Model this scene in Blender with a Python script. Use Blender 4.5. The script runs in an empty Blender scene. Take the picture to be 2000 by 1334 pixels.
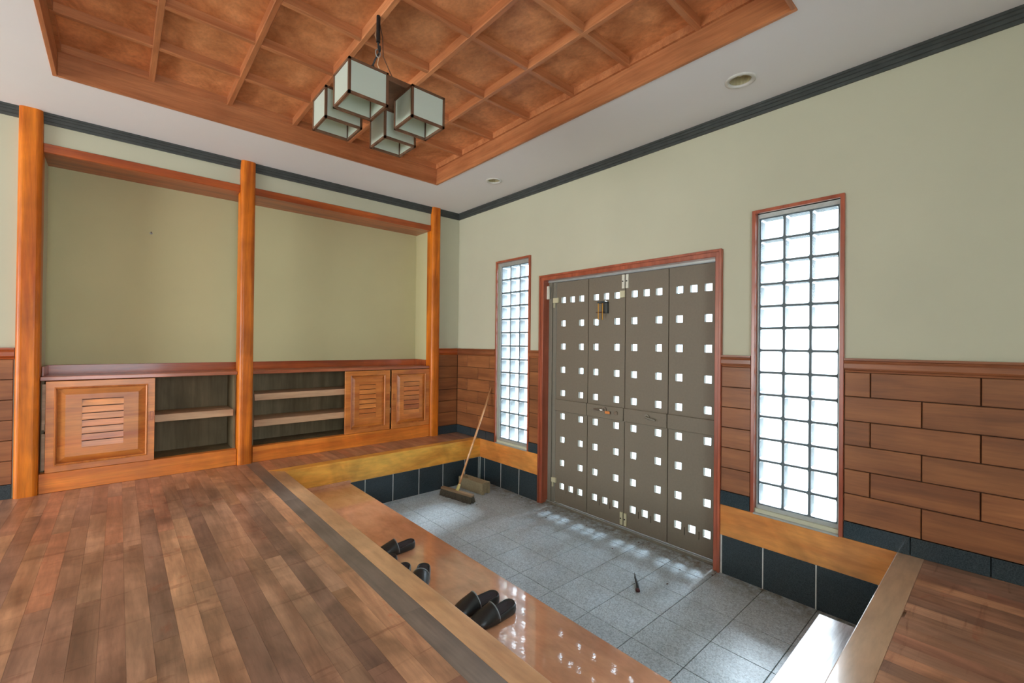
import bpy, bmesh, math, random
from mathutils import Vector, Matrix
random.seed(7)
S = bpy.context.scene
COL = S.collection
# ------------------------------------------------------------------ camera
cd = bpy.data.cameras.new('camera'); cam = bpy.data.objects.new('camera', cd); COL.objects.link(cam)
fw = Vector((-0.66416, -0.747571, 0.005423)); rt = Vector((-0.747503, 0.664176, 0.010444)); up = Vector((0.011409, -0.002883, 0.999931))
cam.matrix_world = Matrix(((rt.x, up.x, -fw.x, 3.27136), (rt.y, up.y, -fw.y, 4.73111), (rt.z, up.z, -fw.z, 1.13654), (0, 0, 0, 1)))
cd.sensor_width = 36; cd.lens = 864.914 / 2000 * 36; cd.clip_start = 0.05
S.camera = cam
# ------------------------------------------------------------------ light
S.view_settings.view_transform = 'Standard'; S.view_settings.look = 'None'
S.view_settings.gamma = 1; S.view_settings.use_curve_mapping = False; S.view_settings.exposure = 0.08
W = bpy.data.worlds.new('World'); S.world = W; W.use_nodes = True
W.node_tree.nodes['Background'].inputs[0].default_value = (0.80, 0.91, 1.0, 1)
W.node_tree.nodes['Background'].inputs[1].default_value = 9.0
def area(name, loc, rot, sx, sy, power, color):
    l = bpy.data.lights.new(name, 'AREA'); l.shape = 'RECTANGLE'; l.size = sx; l.size_y = sy; l.energy = power; l.color = color
    o = bpy.data.objects.new(name, l); COL.objects.link(o); o.location = loc; o.rotation_euler = rot
    return o
R = math.radians
XR_, YR_ = 8.5, 6.9
sl = bpy.data.lights.new('sun', 'SUN'); sl.energy = 15.0; sl.angle = R(15); sl.color = (0.86, 0.92, 1.0)
so = bpy.data.objects.new('sun', sl); COL.objects.link(so)
so.rotation_euler = Vector((1, 0.10, -0.72)).to_track_quat('-Z', 'Y').to_euler()
# added fill lights, shining in through openings made in the unseen far walls
area('window_light_east', (XR_ + 0.25, 1.9, 1.0), (0, R(112), 0), 1.7, 3.0, 175, (1.0, 0.97, 0.92))
area('window_light_south', (3.4, YR_ + 0.30, 1.0), (R(-115), 0, 0), 1.6, 1.5, 5, (1.0, 0.97, 0.92))

# ------------------------------------------------------------------ materials
def lin(c):
    return tuple(((v / 255) / 12.92 if v / 255 <= 0.04045 else ((v / 255 + 0.055) / 1.055) ** 2.4) for v in c) + (1,)
def newmat(name):
    m = bpy.data.materials.new(name); m.use_nodes = True; nt = m.node_tree
    return m, nt, nt.nodes['Principled BSDF']
def N(nt, t, **k):
    n = nt.nodes.new(t)
    for a, b in k.items(): setattr(n, a, b)
    return n
def ramp(nt, stops, fac):
    r = N(nt, 'ShaderNodeValToRGB'); e = r.color_ramp.elements
    while len(e) < len(stops): e.new(0.5)
    for i, (p, c) in enumerate(stops): e[i].position = p; e[i].color = c
    nt.links.new(fac, r.inputs[0]); return r.outputs[0]
def mixc(nt, typ, fac, a, b):
    m = N(nt, 'ShaderNodeMix', data_type='RGBA', blend_type=typ)
    for s, v in ((m.inputs[0], fac), (m.inputs[6], a), (m.inputs[7], b)):
        if hasattr(v, 'links'): nt.links.new(v, s)
        else: s.default_value = v
    return m.outputs[2]
def coords(nt, scale, rnd=True):
    tc = N(nt, 'ShaderNodeTexCoord'); mp = N(nt, 'ShaderNodeMapping'); mp.inputs['Scale'].default_value = scale
    src = tc.outputs['Object']
    if rnd:
        oi = N(nt, 'ShaderNodeObjectInfo'); ml = N(nt, 'ShaderNodeMath', operation='MULTIPLY'); ml.inputs[1].default_value = 37.0
        nt.links.new(oi.outputs['Random'], ml.inputs[0])
        ad = N(nt, 'ShaderNodeVectorMath', operation='ADD'); nt.links.new(src, ad.inputs[0]); nt.links.new(ml.outputs[0], ad.inputs[1]); src = ad.outputs[0]
    nt.links.new(src, mp.inputs[0]); return mp.outputs[0]
def noise(nt, vec, scale, detail=4, rough=0.55, dist=0.0):
    n = N(nt, 'ShaderNodeTexNoise'); n.inputs['Scale'].default_value = scale; n.inputs['Detail'].default_value = detail
    n.inputs['Roughness'].default_value = rough; n.inputs['Distortion'].default_value = dist
    nt.links.new(vec, n.inputs['Vector']); return n.outputs[0]
def bump(nt, b, h, strength, dist=0.01):
    n = N(nt, 'ShaderNodeBump'); n.inputs['Strength'].default_value = strength; n.inputs['Distance'].default_value = dist
    nt.links.new(h, n.inputs['Height']); nt.links.new(n.outputs[0], b.inputs['Normal'])
def wood(name, dark, light, axis='z', rough=0.35, coat=0.0, freq=16, rnd=0.0, figure=0.3, bmp=0.06, stretch=14, coatrough=0.12, accent=None):
    m, nt, b = newmat(name)
    sc = [1.0, 1.0, 1.0]; sc['xyz'.index(axis)] = 1.0 / stretch
    v = coords(nt, sc)
    g = noise(nt, v, freq, 6, 0.6, 0.6)
    c = ramp(nt, [(0.32, lin(dark)), (0.68, lin(light))], g)
    fine = noise(nt, v, freq * 7, 3, 0.6)
    f2 = ramp(nt, [(0.3, (0.72, 0.72, 0.72, 1)), (0.6, (1.05, 1.05, 1.05, 1))], fine)
    c = mixc(nt, 'MULTIPLY', 0.55, c, f2)
    if figure:
        v2 = coords(nt, (1, 1, 1)); cl = noise(nt, v2, 2.3, 3, 0.5, 1.2)
        f3 = ramp(nt, [(0.3, (1 - figure, 1 - figure, 1 - figure, 1)), (0.7, (1 + figure * 0.5,) * 3 + (1,))], cl)
        c = mixc(nt, 'MULTIPLY', 1.0, c, f3)
    if accent:
        oi = N(nt, 'ShaderNodeObjectInfo')
        c = mixc(nt, 'MULTIPLY', 1.0, c, ramp(nt, accent, oi.outputs['Random']))
    elif rnd:
        oi = N(nt, 'ShaderNodeObjectInfo')
        c = mixc(nt, 'MULTIPLY', 1.0, c, ramp(nt, [(0.0, (1 - rnd,) * 3 + (1,)), (1.0, (1 + rnd * 0.6,) * 3 + (1,))], oi.outputs['Random']))
    nt.links.new(c, b.inputs['Base Color'])
    b.inputs['Roughness'].default_value = rough
    b.inputs['Coat Weight'].default_value = coat; b.inputs['Coat Roughness'].default_value = coatrough
    bump(nt, b, fine, bmp, 0.004)
    return m
def plain(name, rgb, rough=0.5, metal=0.0, spec=0.5, var=0.08, vs=30, bmp=0.0, bs=120, coat=0):
    m, nt, b = newmat(name); v = coords(nt, (1, 1, 1), False)
    n = noise(nt, v, vs, 4)
    c0 = lin(rgb); a = tuple(x * (1 - var) for x in c0[:3]) + (1,); d = tuple(min(1, x * (1 + var)) for x in c0[:3]) + (1,)
    nt.links.new(ramp(nt, [(0.3, a), (0.7, d)], n), b.inputs['Base Color'])
    b.inputs['Roughness'].default_value = rough; b.inputs['Metallic'].default_value = metal
    b.inputs['Specular IOR Level'].default_value = spec; b.inputs['Coat Weight'].default_value = coat
    if bmp: bump(nt, b, noise(nt, v, bs, 3), bmp, 0.004)
    return m
M = {}
M['plaster'] = plain('cream_plaster', (192, 190, 166), 0.92, spec=0.2, var=0.03, vs=1.5, bmp=0.10, bs=260)
M['alcove'] = plain('olive_plaster', (200, 193, 150), 0.92, spec=0.2, var=0.04, vs=1.3, bmp=0.12, bs=260)
M['ceil'] = plain('grey_white_plaster', (226, 224, 222), 0.93, spec=0.2, var=0.02, vs=1.2, bmp=0.06, bs=260)
M['post'] = wood('varnished_post', (172, 78, 10), (236, 134, 30), 'z', 0.42, 0.1, 11, figure=0.25)
M['post'].node_tree.nodes['Principled BSDF'].inputs['Specular IOR Level'].default_value = 0.3
M['lintel'] = wood('varnished_red_wood', (148, 62, 18), (196, 98, 40), 'x', 0.35, 0.4, 14, figure=0.2)
M['cab'] = wood('cabinet_wood', (188, 100, 36), (232, 148, 68), 'x', 0.36, 0.2, 10, figure=0.3)
M['cabz'] = wood('cabinet_wood_upright', (176, 90, 34), (218, 136, 64), 'z', 0.36, 0.2, 10, figure=0.3)
M['top'] = wood('worktop_wood', (150, 80, 48), (190, 112, 74), 'x', 0.3, 0.4, 12, figure=0.2)
M['kick'] = wood('kick_board_wood', (206, 102, 24), (244, 146, 50), 'x', 0.4, 0.15, 10, figure=0.25)
M['ply'] = wood('dull_plywood', (104, 90, 62), (140, 122, 90), 'z', 0.7, 0, 8, figure=0.2)
M['shelf'] = wood('pale_shelf_wood', (186, 146, 110), (214, 176, 138), 'x', 0.5, 0, 12, figure=0.1)
M['beam'] = wood('honey_beam', (222, 138, 46), (255, 196, 88), 'x', 0.35, 0.2, 5, figure=0.28, stretch=5)
M['beamy'] = wood('honey_beam_along_y', (190, 136, 92), (224, 176, 130), 'y', 0.3, 0.5, 5, figure=0.22, stretch=6)
M['beamx'] = wood('pale_ledge_beam', (196, 158, 124), (224, 190, 154), 'x', 0.3, 0.6, 5, figure=0.2, stretch=6)  # wood paled to paint in the window's reflection on the ledge top
M['sill'] = wood('wall_beam', (206, 124, 56), (240, 168, 88), 'y', 0.3, 0.4, 5, figure=0.3, stretch=5)
M['step'] = wood('lacquered_step', (198, 134, 98), (234, 174, 132), 'y', 0.14, 1.0, 3, figure=0.22, stretch=2.5, coatrough=0.03, bmp=0.03)
nt = M['step'].node_tree; b = nt.nodes['Principled BSDF']
b1 = b.inputs['Normal'].links[0].from_node; wv = N(nt, 'ShaderNodeBump'); wv.inputs['Strength'].default_value = 0.22; wv.inputs['Distance'].default_value = 0.0012; b.inputs['Coat IOR'].default_value = 1.9
nt.links.new(noise(nt, coords(nt, (1, 1, 1), False), 16, 3, 0.6), wv.inputs['Height']); nt.links.new(wv.outputs[0], b1.inputs['Normal']); nt.links.new(b1.outputs[0], b.inputs['Coat Normal'])
acc = [(0.0, (0.62, 0.58, 0.60, 1)), (0.18, (0.90, 0.80, 0.74, 1)), (0.36, (1.04, 0.98, 0.88, 1)), (0.5, (0.74, 0.70, 0.70, 1)), (0.64, (1.12, 0.80, 0.66, 1)), (0.8, (1.26, 1.12, 0.90, 1)), (1.0, (0.66, 0.58, 0.56, 1))]
M['plank'] = wood('floor_parquet', (150, 112, 92), (200, 158, 132), 'y', 0.32, 0.4, 12, figure=0.45, accent=acc, coatrough=0.25, stretch=9)
nt = M['plank'].node_tree; b = nt.nodes['Principled BSDF']; c0 = b.inputs['Base Color'].links[0].from_socket
g_ = N(nt, 'ShaderNodeNewGeometry'); mp = N(nt, 'ShaderNodeMapping'); mp.inputs['Scale'].default_value = (2.2, 16, 1); nt.links.new(g_.outputs['Position'], mp.inputs[0])
st_ = noise(nt, mp.outputs[0], 1.3, 5, 0.6, 0.8)
c0 = mixc(nt, 'MULTIPLY', 0.8, c0, ramp(nt, [(0.30, (0.62, 0.50, 0.46, 1)), (0.42, (1, 1, 1, 1))], st_))
st2 = noise(nt, g_.outputs['Position'], 3.1, 5, 0.65, 1.5)
c0 = mixc(nt, 'MULTIPLY', 0.7, c0, ramp(nt, [(0.62, (1, 1, 1, 1)), (0.70, (0.95, 0.55, 0.42, 1))], st2))
nt.links.new(c0, b.inputs['Base Color'])
M['plankdark'] = wood('floor_border_strip', (110, 96, 88), (138, 122, 110), 'y', 0.36, 0.4, 10, figure=0.3, coatrough=0.25)
M['base_floor'] = wood('floor_base_wood', (140, 106, 88), (184, 146, 122), 'y', 0.3, 0.5, 12, figure=0.3)
M['wains'] = wood('wainscot_board', (124, 72, 38), (160, 100, 56), 'y', 0.5, 0.12, 11, figure=0.15, rnd=0.14)
M['wainsx'] = wood('wainscot_board_x', (124, 72, 38), (160, 100, 56), 'x', 0.5, 0.12, 11, figure=0.15, rnd=0.14)
M['cap'] = wood('chair_rail_wood', (124, 68, 38), (160, 98, 60), 'y', 0.4, 0.3, 12, figure=0.12)
M['gap'] = plain('joint_dark', (70, 42, 26), 0.8)
M['coffer'] = wood('coffer_wood', (166, 98, 56), (202, 134, 86), 'y', 0.5, 0.1, 12, figure=0.15)
M['cofferx'] = wood('coffer_wood_x', (166, 98, 56), (202, 134, 86), 'x', 0.5, 0.1, 12, figure=0.15)
M['cpanel'] = wood('coffer_panel_burl', (184, 112, 62), (230, 158, 104), 'y', 0.6, 0.05, 7, figure=0.15, stretch=1.4, rnd=0.08)
M['red'] = wood('red_frame_wood', (142, 66, 42), (182, 96, 66), 'z', 0.3, 0.5, 12, figure=0.12)
M['lamp'] = wood('dark_lamp_wood', (92, 62, 42), (124, 88, 62), 'z', 0.5, 0.1, 14, figure=0.1)
M['trimdark'] = plain('blue_black_trim', (62, 66, 64), 0.45, var=0.2, vs=14)
M['black'] = plain('black_iron', (22, 22, 22), 0.45)
M['doorp'] = plain('olive_grey_steel', (118, 108, 92), 0.55, var=0.05, vs=60, spec=0.4)
M['doorm'] = plain('grey_steel_frame', (120, 114, 100), 0.5, var=0.05)
M['white'] = plain('white_fitting', (214, 212, 196), 0.45, var=0.02)
M['cream'] = plain('cream_fitting', (196, 190, 156), 0.45, var=0.02)
M['brass'] = plain('brass', (200, 150, 70), 0.3, 0.9)
M['chrome'] = plain('brushed_metal', (160, 155, 145), 0.3, 0.9)
M['tag'] = plain('orange_tag', (214, 130, 60), 0.5)
M['alu'] = plain('grey_aluminium', (176, 180, 176), 0.35, 0.4)
M['mortar'] = plain('block_joint', (96, 108, 112), 0.7, var=0.04)
M['gap2'] = plain('grey_tile_joint', (84, 86, 82), 0.9)
M['granite'] = plain('black_granite', (48, 59, 64), 0.16, var=0.45, vs=220, spec=0.5)
M['grout'] = plain('pale_grout', (216, 218, 214), 0.8)
M['leather'] = plain('black_leatherette', (40, 43, 43), 0.3, var=0.15, vs=200, bmp=0.15, bs=400)
M['rim'] = plain('grey_rim', (136, 144, 146), 0.35)  # black edge greyed to paint in light caught along the opening
M['insole'] = plain('dark_insole', (44, 38, 42), 0.8, var=0.3, vs=300)
M['cmu'] = plain('dusty_concrete', (150, 136, 106), 0.95, var=0.16, vs=60, bmp=0.5, bs=180)
M['bristle'] = plain('worn_bristles', (84, 78, 66), 0.9, var=0.5, vs=160, bmp=0.8, bs=300)
M['broomwood'] = wood('pale_broom_wood', (120, 96, 70), (166, 136, 104), 'x', 0.5, 0, 20, figure=0.1)
M['pole'] = wood('varnished_broom_pole', (190, 128, 80), (232, 176, 122), 'z', 0.3, 0.5, 20, figure=0.1)
M['yellow'] = plain('yellowed_ferrule', (206, 190, 120), 0.5)
M['leaf'] = plain('dry_leaf', (86, 56, 38), 0.8, var=0.3, vs=80)
M['scrap'] = plain('dark_scrap', (30, 38, 38), 0.5)
M['scrapred'] = plain('red_brown_scrap', (84, 42, 44), 0.6)
M['soil'] = plain('brown_grit', (96, 84, 62), 0.95, var=0.3, vs=60)
M['ground'] = plain('pale_ground', (190, 190, 184), 0.9)
M['hedge'] = plain('garden_green', (70, 92, 48), 0.8, var=0.4, vs=8)
M['ringw'] = plain('downlight_ring', (205, 203, 195), 0.4)
M['reflector'] = plain('downlight_reflector', (206, 198, 160), 0.3, 0.35)
# weathered bench plank, whitened and blued in place of the window's reflection
m, nt, b = newmat('weathered_grey_plank'); v = coords(nt, (0.06, 1, 1), False)
g = noise(nt, v, 60, 6, 0.7, 0.5); c = ramp(nt, [(0.25, lin((140, 148, 164))), (0.6, lin((226, 232, 242)))], g)
v2 = coords(nt, (0.5, 1, 1), False)
c = mixc(nt, 'MULTIPLY', 0.6, c, ramp(nt, [(0.3, (0.75, 0.77, 0.8, 1)), (0.6, (1, 1, 1, 1))], noise(nt, v2, 9, 4)))
nt.links.new(c, b.inputs['Base Color']); b.inputs['Roughness'].default_value = 0.3; b.inputs['Coat Weight'].default_value = 0.5; b.inputs['Coat Roughness'].default_value = 0.22; bump(nt, b, g, 0.35, 0.004); M['bench'] = m
# terrazzo tile with dust near the corner and along the sill
m, nt, b = newmat('terrazzo_tile'); v = coords(nt, (1, 1, 1), False)
sp = N(nt, 'ShaderNodeTexVoronoi'); sp.inputs['Scale'].default_value = 150; nt.links.new(v, sp.inputs['Vector'])
bw = N(nt, 'ShaderNodeRGBToBW'); nt.links.new(sp.outputs['Color'], bw.inputs[0])
c = ramp(nt, [(0.2, lin((160, 172, 180))), (0.5, lin((184, 198, 206))), (0.85, lin((204, 216, 222)))], bw.outputs[0])  # grey tile, with the blue cast of the door's daylight mixed in
geo = N(nt, 'ShaderNodeNewGeometry')
cl = noise(nt, geo.outputs['Position'], 3.0, 4, 0.6)
c = mixc(nt, 'MULTIPLY', 1.0, c, ramp(nt, [(0.3, (0.86, 0.86, 0.84, 1)), (0.65, (1.05, 1.05, 1.05, 1))], cl))
sx = N(nt, 'ShaderNodeSeparateXYZ'); nt.links.new(geo.outputs['Position'], sx.inputs[0])
mr = N(nt, 'ShaderNodeMapRange'); mr.inputs[1].default_value = 0.28; mr.inputs[2].default_value = 0.0; nt.links.new(sx.outputs[0], mr.inputs[0])
dn = noise(nt, geo.outputs['Position'], 14, 6, 0.75)
mm = N(nt, 'ShaderNodeMath', operation='MULTIPLY'); nt.links.new(mr.outputs[0], mm.inputs[0])
dr = ramp(nt, [(0.38, (0, 0, 0, 1)), (0.62, (1, 1, 1, 1))], dn); nt.links.new(dr, mm.inputs[1])
c = mixc(nt, 'MIX', mm.outputs[0], c, lin((112, 100, 76)))
oi = N(nt, 'ShaderNodeObjectInfo')
c = mixc(nt, 'MULTIPLY', 1.0, c, ramp(nt, [(0, (0.95, 0.95, 0.95, 1)), (1, (1.04, 1.04, 1.04, 1))], oi.outputs['Random']))
nt.links.new(c, b.inputs['Base Color']); b.inputs['Roughness'].default_value = 0.42; bump(nt, b, sp.outputs['Distance'], 0.05, 0.002); M['tile'] = m
# clear pane
def pane_mat(name, tint, gl):
    m = bpy.data.materials.new(name); m.use_nodes = True; nt = m.node_tree
    for n in list(nt.nodes): nt.nodes.remove(n)
    o = N(nt, 'ShaderNodeOutputMaterial'); t = N(nt, 'ShaderNodeBsdfTransparent'); t.inputs[0].default_value = tint
    g = N(nt, 'ShaderNodeBsdfGlossy'); g.inputs['Roughness'].default_value = 0.05
    x = N(nt, 'ShaderNodeMixShader'); x.inputs[0].default_value = gl
    nt.links.new(t.outputs[0], x.inputs[1]); nt.links.new(g.outputs[0], x.inputs[2]); nt.links.new(x.outputs[0], o.inputs[0])
    return m
M['pane'] = pane_mat('clear_pane', (0.86, 0.93, 0.97, 1), 0.05)
def translucent(name, rgb, trans, extra=None, tr=0.0):
    m = bpy.data.materials.new(name); m.use_nodes = True; nt = m.node_tree; b = nt.nodes['Principled BSDF']
    out = nt.nodes['Material Output']
    b.inputs['Base Color'].default_value = lin(rgb); b.inputs['Roughness'].default_value = 0.35
    t = N(nt, 'ShaderNodeBsdfTranslucent'); t.inputs[0].default_value = lin(rgb)
    x = N(nt, 'ShaderNodeMixShader'); x.inputs[0].default_value = trans
    nt.links.new(b.outputs[0], x.inputs[1]); nt.links.new(t.outputs[0], x.inputs[2])
    if tr:
        p = N(nt, 'ShaderNodeBsdfTransparent'); y = N(nt, 'ShaderNodeMixShader'); y.inputs[0].default_value = tr
        nt.links.new(x.outputs[0], y.inputs[1]); nt.links.new(p.outputs[0], y.inputs[2]); x = y
    nt.links.new(x.outputs[0], out.inputs[0])
    if extra: extra(nt, b, t)
    return m
M['shade'] = translucent('frosted_lamp_glass', (226, 234, 222), 0.45)
M['blockface'] = pane_mat('glass_block_face', (0.93, 0.97, 0.98, 1), 0.04)
nt = M['blockface'].node_tree; x_ = [n_ for n_ in nt.nodes if n_.type == 'MIX_SHADER'][0]; o_ = [n_ for n_ in nt.nodes if n_.type == 'OUTPUT_MATERIAL'][0]
t_ = N(nt, 'ShaderNodeBsdfTranslucent'); t_.inputs[0].default_value = (0.5, 0.53, 0.56, 1); y_ = N(nt, 'ShaderNodeMixShader'); y_.inputs[0].default_value = 0.26
nt.links.new(x_.outputs[0], y_.inputs[1]); nt.links.new(t_.outputs[0], y_.inputs[2]); nt.links.new(y_.outputs[0], o_.inputs[0])
def ripple(nt, b, t):
    v = coords(nt, (1, 1, 0.6), False); n = noise(nt, v, 48, 2, 0.5, 2.4)
    c = ramp(nt, [(0.46, lin((240, 242, 250))), (0.485, lin((30, 34, 50))), (0.515, lin((30, 34, 50))), (0.54, lin((240, 242, 250)))], n)
    nt.links.new(c, b.inputs['Base Color']); nt.links.new(c, t.inputs[0])
M['blockside'] = translucent('rippled_block_side', (240, 246, 250), 0.0, ripple)

# ------------------------------------------------------------------ mesh helpers
class MB:
    def __init__(s): s.v = []; s.f = []; s.mi = []; s.cur = 0
    def add(s, vs, fs):
        o = len(s.v); s.v += [tuple(v) for v in vs]
        for f in fs: s.f.append(tuple(i + o for i in f)); s.mi.append(s.cur)
        return s
    def box(s, x0, x1, y0, y1, z0, z1):
        return s.add([(x0, y0, z0), (x1, y0, z0), (x1, y1, z0), (x0, y1, z0), (x0, y0, z1), (x1, y0, z1), (x1, y1, z1), (x0, y1, z1)],
                     [(0, 3, 2, 1), (4, 5, 6, 7), (0, 1, 5, 4), (1, 2, 6, 5), (2, 3, 7, 6), (3, 0, 4, 7)])
    def plate(s, ax, u, v, w, holes=()):
        P = [(lambda a, b, c: (c, a, b)), (lambda a, b, c: (a, c, b)), (lambda a, b, c: (a, b, c))][ax]
        us = sorted(set([u[0], u[1]] + [t for h in holes for t in h[:2] if u[0] < t < u[1]]))
        vs = sorted(set([v[0], v[1]] + [t for h in holes for t in h[2:] if v[0] < t < v[1]]))
        def solid(i, j):
            if i < 0 or j < 0 or i >= len(us) - 1 or j >= len(vs) - 1: return False
            a = (us[i] + us[i + 1]) / 2; c = (vs[j] + vs[j + 1]) / 2
            return not any(h[0] < a < h[1] and h[2] < c < h[3] for h in holes)
        for i in range(len(us) - 1):
            for j in range(len(vs) - 1):
                if not solid(i, j): continue
                a, b_, c, d = us[i], us[i + 1], vs[j], vs[j + 1]
                for ww in w: s.add([P(a, c, ww), P(b_, c, ww), P(b_, d, ww), P(a, d, ww)], [(0, 1, 2, 3)])
                for (di, dj, p, q) in ((-1, 0, (a, c), (a, d)), (1, 0, (b_, c), (b_, d)), (0, -1, (a, c), (b_, c)), (0, 1, (a, d), (b_, d))):
                    if not solid(i + di, j + dj):
                        s.add([P(*p, w[0]), P(*q, w[0]), P(*q, w[1]), P(*p, w[1])], [(0, 1, 2, 3)])
        return s
    def tube(s, pts, r, n=10, cap=True):
        pts = [Vector(p) for p in pts]; rr = r if isinstance(r, (list, tuple)) else [r] * len(pts); rings = []
        for i, p in enumerate(pts):
            d = (pts[min(i + 1, len(pts) - 1)] - pts[max(i - 1, 0)]).normalized()
            a = d.orthogonal().normalized() if i == 0 else (rings[-1][1] - d * rings[-1][1].dot(d)).normalized()
            b_ = d.cross(a); rings.append(([p + (a * math.cos(t) + b_ * math.sin(t)) * rr[i] for t in [2 * math.pi * k / n for k in range(n)]], a))
        vs = [q for r_ in rings for q in r_[0]]; fs = []
        for i in range(len(pts) - 1):
            for k in range(n): fs.append((i * n + k, i * n + (k + 1) % n, (i + 1) * n + (k + 1) % n, (i + 1) * n + k))
        if cap: fs.append(tuple(range(n))); fs.append(tuple((len(pts) - 1) * n + k for k in range(n)))
        return s.add(vs, fs)
    def prism(s, prof, ax, a0, a1):   # prof: 2D profile in the other two axes (cyclic order), extruded along ax
        def P(p, t):
            return (t, p[0], p[1]) if ax == 0 else (p[0], t, p[1]) if ax == 1 else (p[0], p[1], t)
        n = len(prof); vs = [P(p, a0) for p in prof] + [P(p, a1) for p in prof]
        return s.add(vs, [tuple(range(n)), tuple(range(n, 2 * n))] + [(k, (k + 1) % n, n + (k + 1) % n, n + k) for k in range(n)])
    def build(s, name, mat, parent=None, bev=0.0, smooth=False, seg=1, mats=None, loc=None, weld=False):
        me = bpy.data.meshes.new(name); me.from_pydata(s.v, [], s.f)
        for m_ in (mats or [mat]): me.materials.append(m_)
        for p, i in zip(me.polygons, s.mi): p.material_index = i
        bm = bmesh.new(); bm.from_mesh(me)
        if weld or bev: bmesh.ops.remove_doubles(bm, verts=bm.verts, dist=1e-5)
        bmesh.ops.recalc_face_normals(bm, faces=bm.faces)
        if bev: bmesh.ops.bevel(bm, geom=[e for e in bm.edges if len(e.link_faces) == 2 and e.calc_face_angle(0) > 0.5], offset=bev, segments=seg, profile=0.5, affect='EDGES')
        if smooth:
            for f in bm.faces: f.smooth = True
        bm.to_mesh(me); bm.free()
        return link(name, me, parent, loc)
def link(name, me, parent=None, loc=None, rot=None):
    o = bpy.data.objects.new(name, me); COL.objects.link(o)
    if parent is not None: o.parent = parent
    if loc is not None: o.location = loc
    if rot is not None: o.rotation_euler = rot
    return o
def tag(o, label, cat, group=None):
    o['label'] = label; o['category'] = cat
    if group: o['group'] = group
    return o
def struct(o): o['kind'] = 'structure'; return o
def empty(name, loc=(0, 0, 0), rz=0):
    o = bpy.data.objects.new(name, None); COL.objects.link(o); o.location = loc; o.rotation_euler = (0, 0, rz); return o
def box(name, mat, b, parent=None, bev=0.0, **k): return MB().box(*b).build(name, mat, parent, bev, **k)
def inpar(o, p):      # parent a mesh whose vertices are in room coordinates: shift the mesh into the parent's frame
    o.parent = p
    inv = (Matrix.Translation(p.location) @ Matrix.Rotation(p.rotation_euler.z, 4, 'Z')).inverted()
    for q in [o] + [k for k in bpy.data.objects if k.parent is not None and k.parent.name == o.name]: q.data.transform(inv)
    return o
_cache = {}
def piece(name, mat, dims, centre, parent, bev=0.0015, rot=None):     # box piece with its own location, mesh shared between alike pieces
    key = (name, mat.name, tuple(round(d, 4) for d in dims), bev)
    if key not in _cache:
        a, b_, c = (d / 2 for d in dims)
        o = MB().box(-a, a, -b_, b_, -c, c).build(name, mat, parent, bev); _cache[key] = o.data; o.location = centre
    else: o = link(name, _cache[key], parent, centre)
    if rot: o.rotation_euler = rot
    return o

H = 2.8; ZT = -0.494; ZB = -0.218; Y1 = 0.512; Y2 = 4.315; XE = 2.169; XS = 1.589
GP = 0.3047; GX = 0.504; GY = 1.8074
XR, YR = 8.5, 6.9      # far sides of the room, behind the photographer

# ------------------------------------------------------------------ walls
W1 = (0.80, 1.335, 0.03, 2.062)     # window opening y0 y1 z0 z1
W2 = (3.568, 4.045, 0.03, 2.045)
DR = (1.53, 3.312, ZT - 0.2, 1.79)
wall_r = struct(MB().plate(0, (-0.2, YR + 0.2), (ZT - 0.2, 3.2), (-0.19, 0.0), [W1, W2, DR]).build('wall_right', M['plaster']))
AL0, AL1, AD = 0.415, 3.705, -0.36
wall_l = struct(box('wall_left', M['plaster'], (3.823, XR + 0.2, -0.12, 0.0, 0.0, 3.2)))
struct(box('wall_left', M['plaster'], (0.0, 0.301, -0.12, 0.0, 0.0, 3.2)))
for a, b_ in ((0.423, 2.327), (2.449, 3.699)): struct(box('wall_left', M['plaster'], (a, b_, -0.12, 0.0, 2.579, H + 0.001)))
struct(box('wall_left', M['plaster'], (0.0, XR + 0.2, -0.12, 0.0, ZT - 0.2, -0.10)))
wall_a = struct(box('wall_left', M['alcove'], (0.2, 3.9, AD - 0.1, AD, -0.1, 3.2)))
MB().box(AL0 - 0.113, AL0, AD, -0.0765, 0, 2.8).build('wall_left', M['alcove'])['kind'] = 'structure'
MB().box(AL1, AL1 + 0.116, AD, -0.0765, 0, 2.8).build('wall_left', M['plaster'])['kind'] = 'structure'
struct(box('floor', M['ply'], (0.3, 3.82, AD, 0.0, -0.1, -0.001)))
struct(box('ceiling', M['lintel'], (AL0, AL1, AD, -0.1105, 2.515, 2.62)))
struct(MB().plate(0, (-0.2, YR + 0.2), (ZT - 0.2, 3.2), (XR, XR + 0.15), [(0.5, 3.4, 0.1, 2.3)]).build('wall_front', M['plaster']))
struct(MB().plate(1, (-0.1, XR), (ZT - 0.2, 3.2), (YR, YR + 0.15), [(2.6, 4.2, 0.1, 2.3)]).build('wall_back', M['plaster']))

struct(box('wall_rear', M['plaster'], (4.50, 4.62, 2.95, YR, -0.012, H)))  # unseen partition added to dim the far end of the door wall
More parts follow.
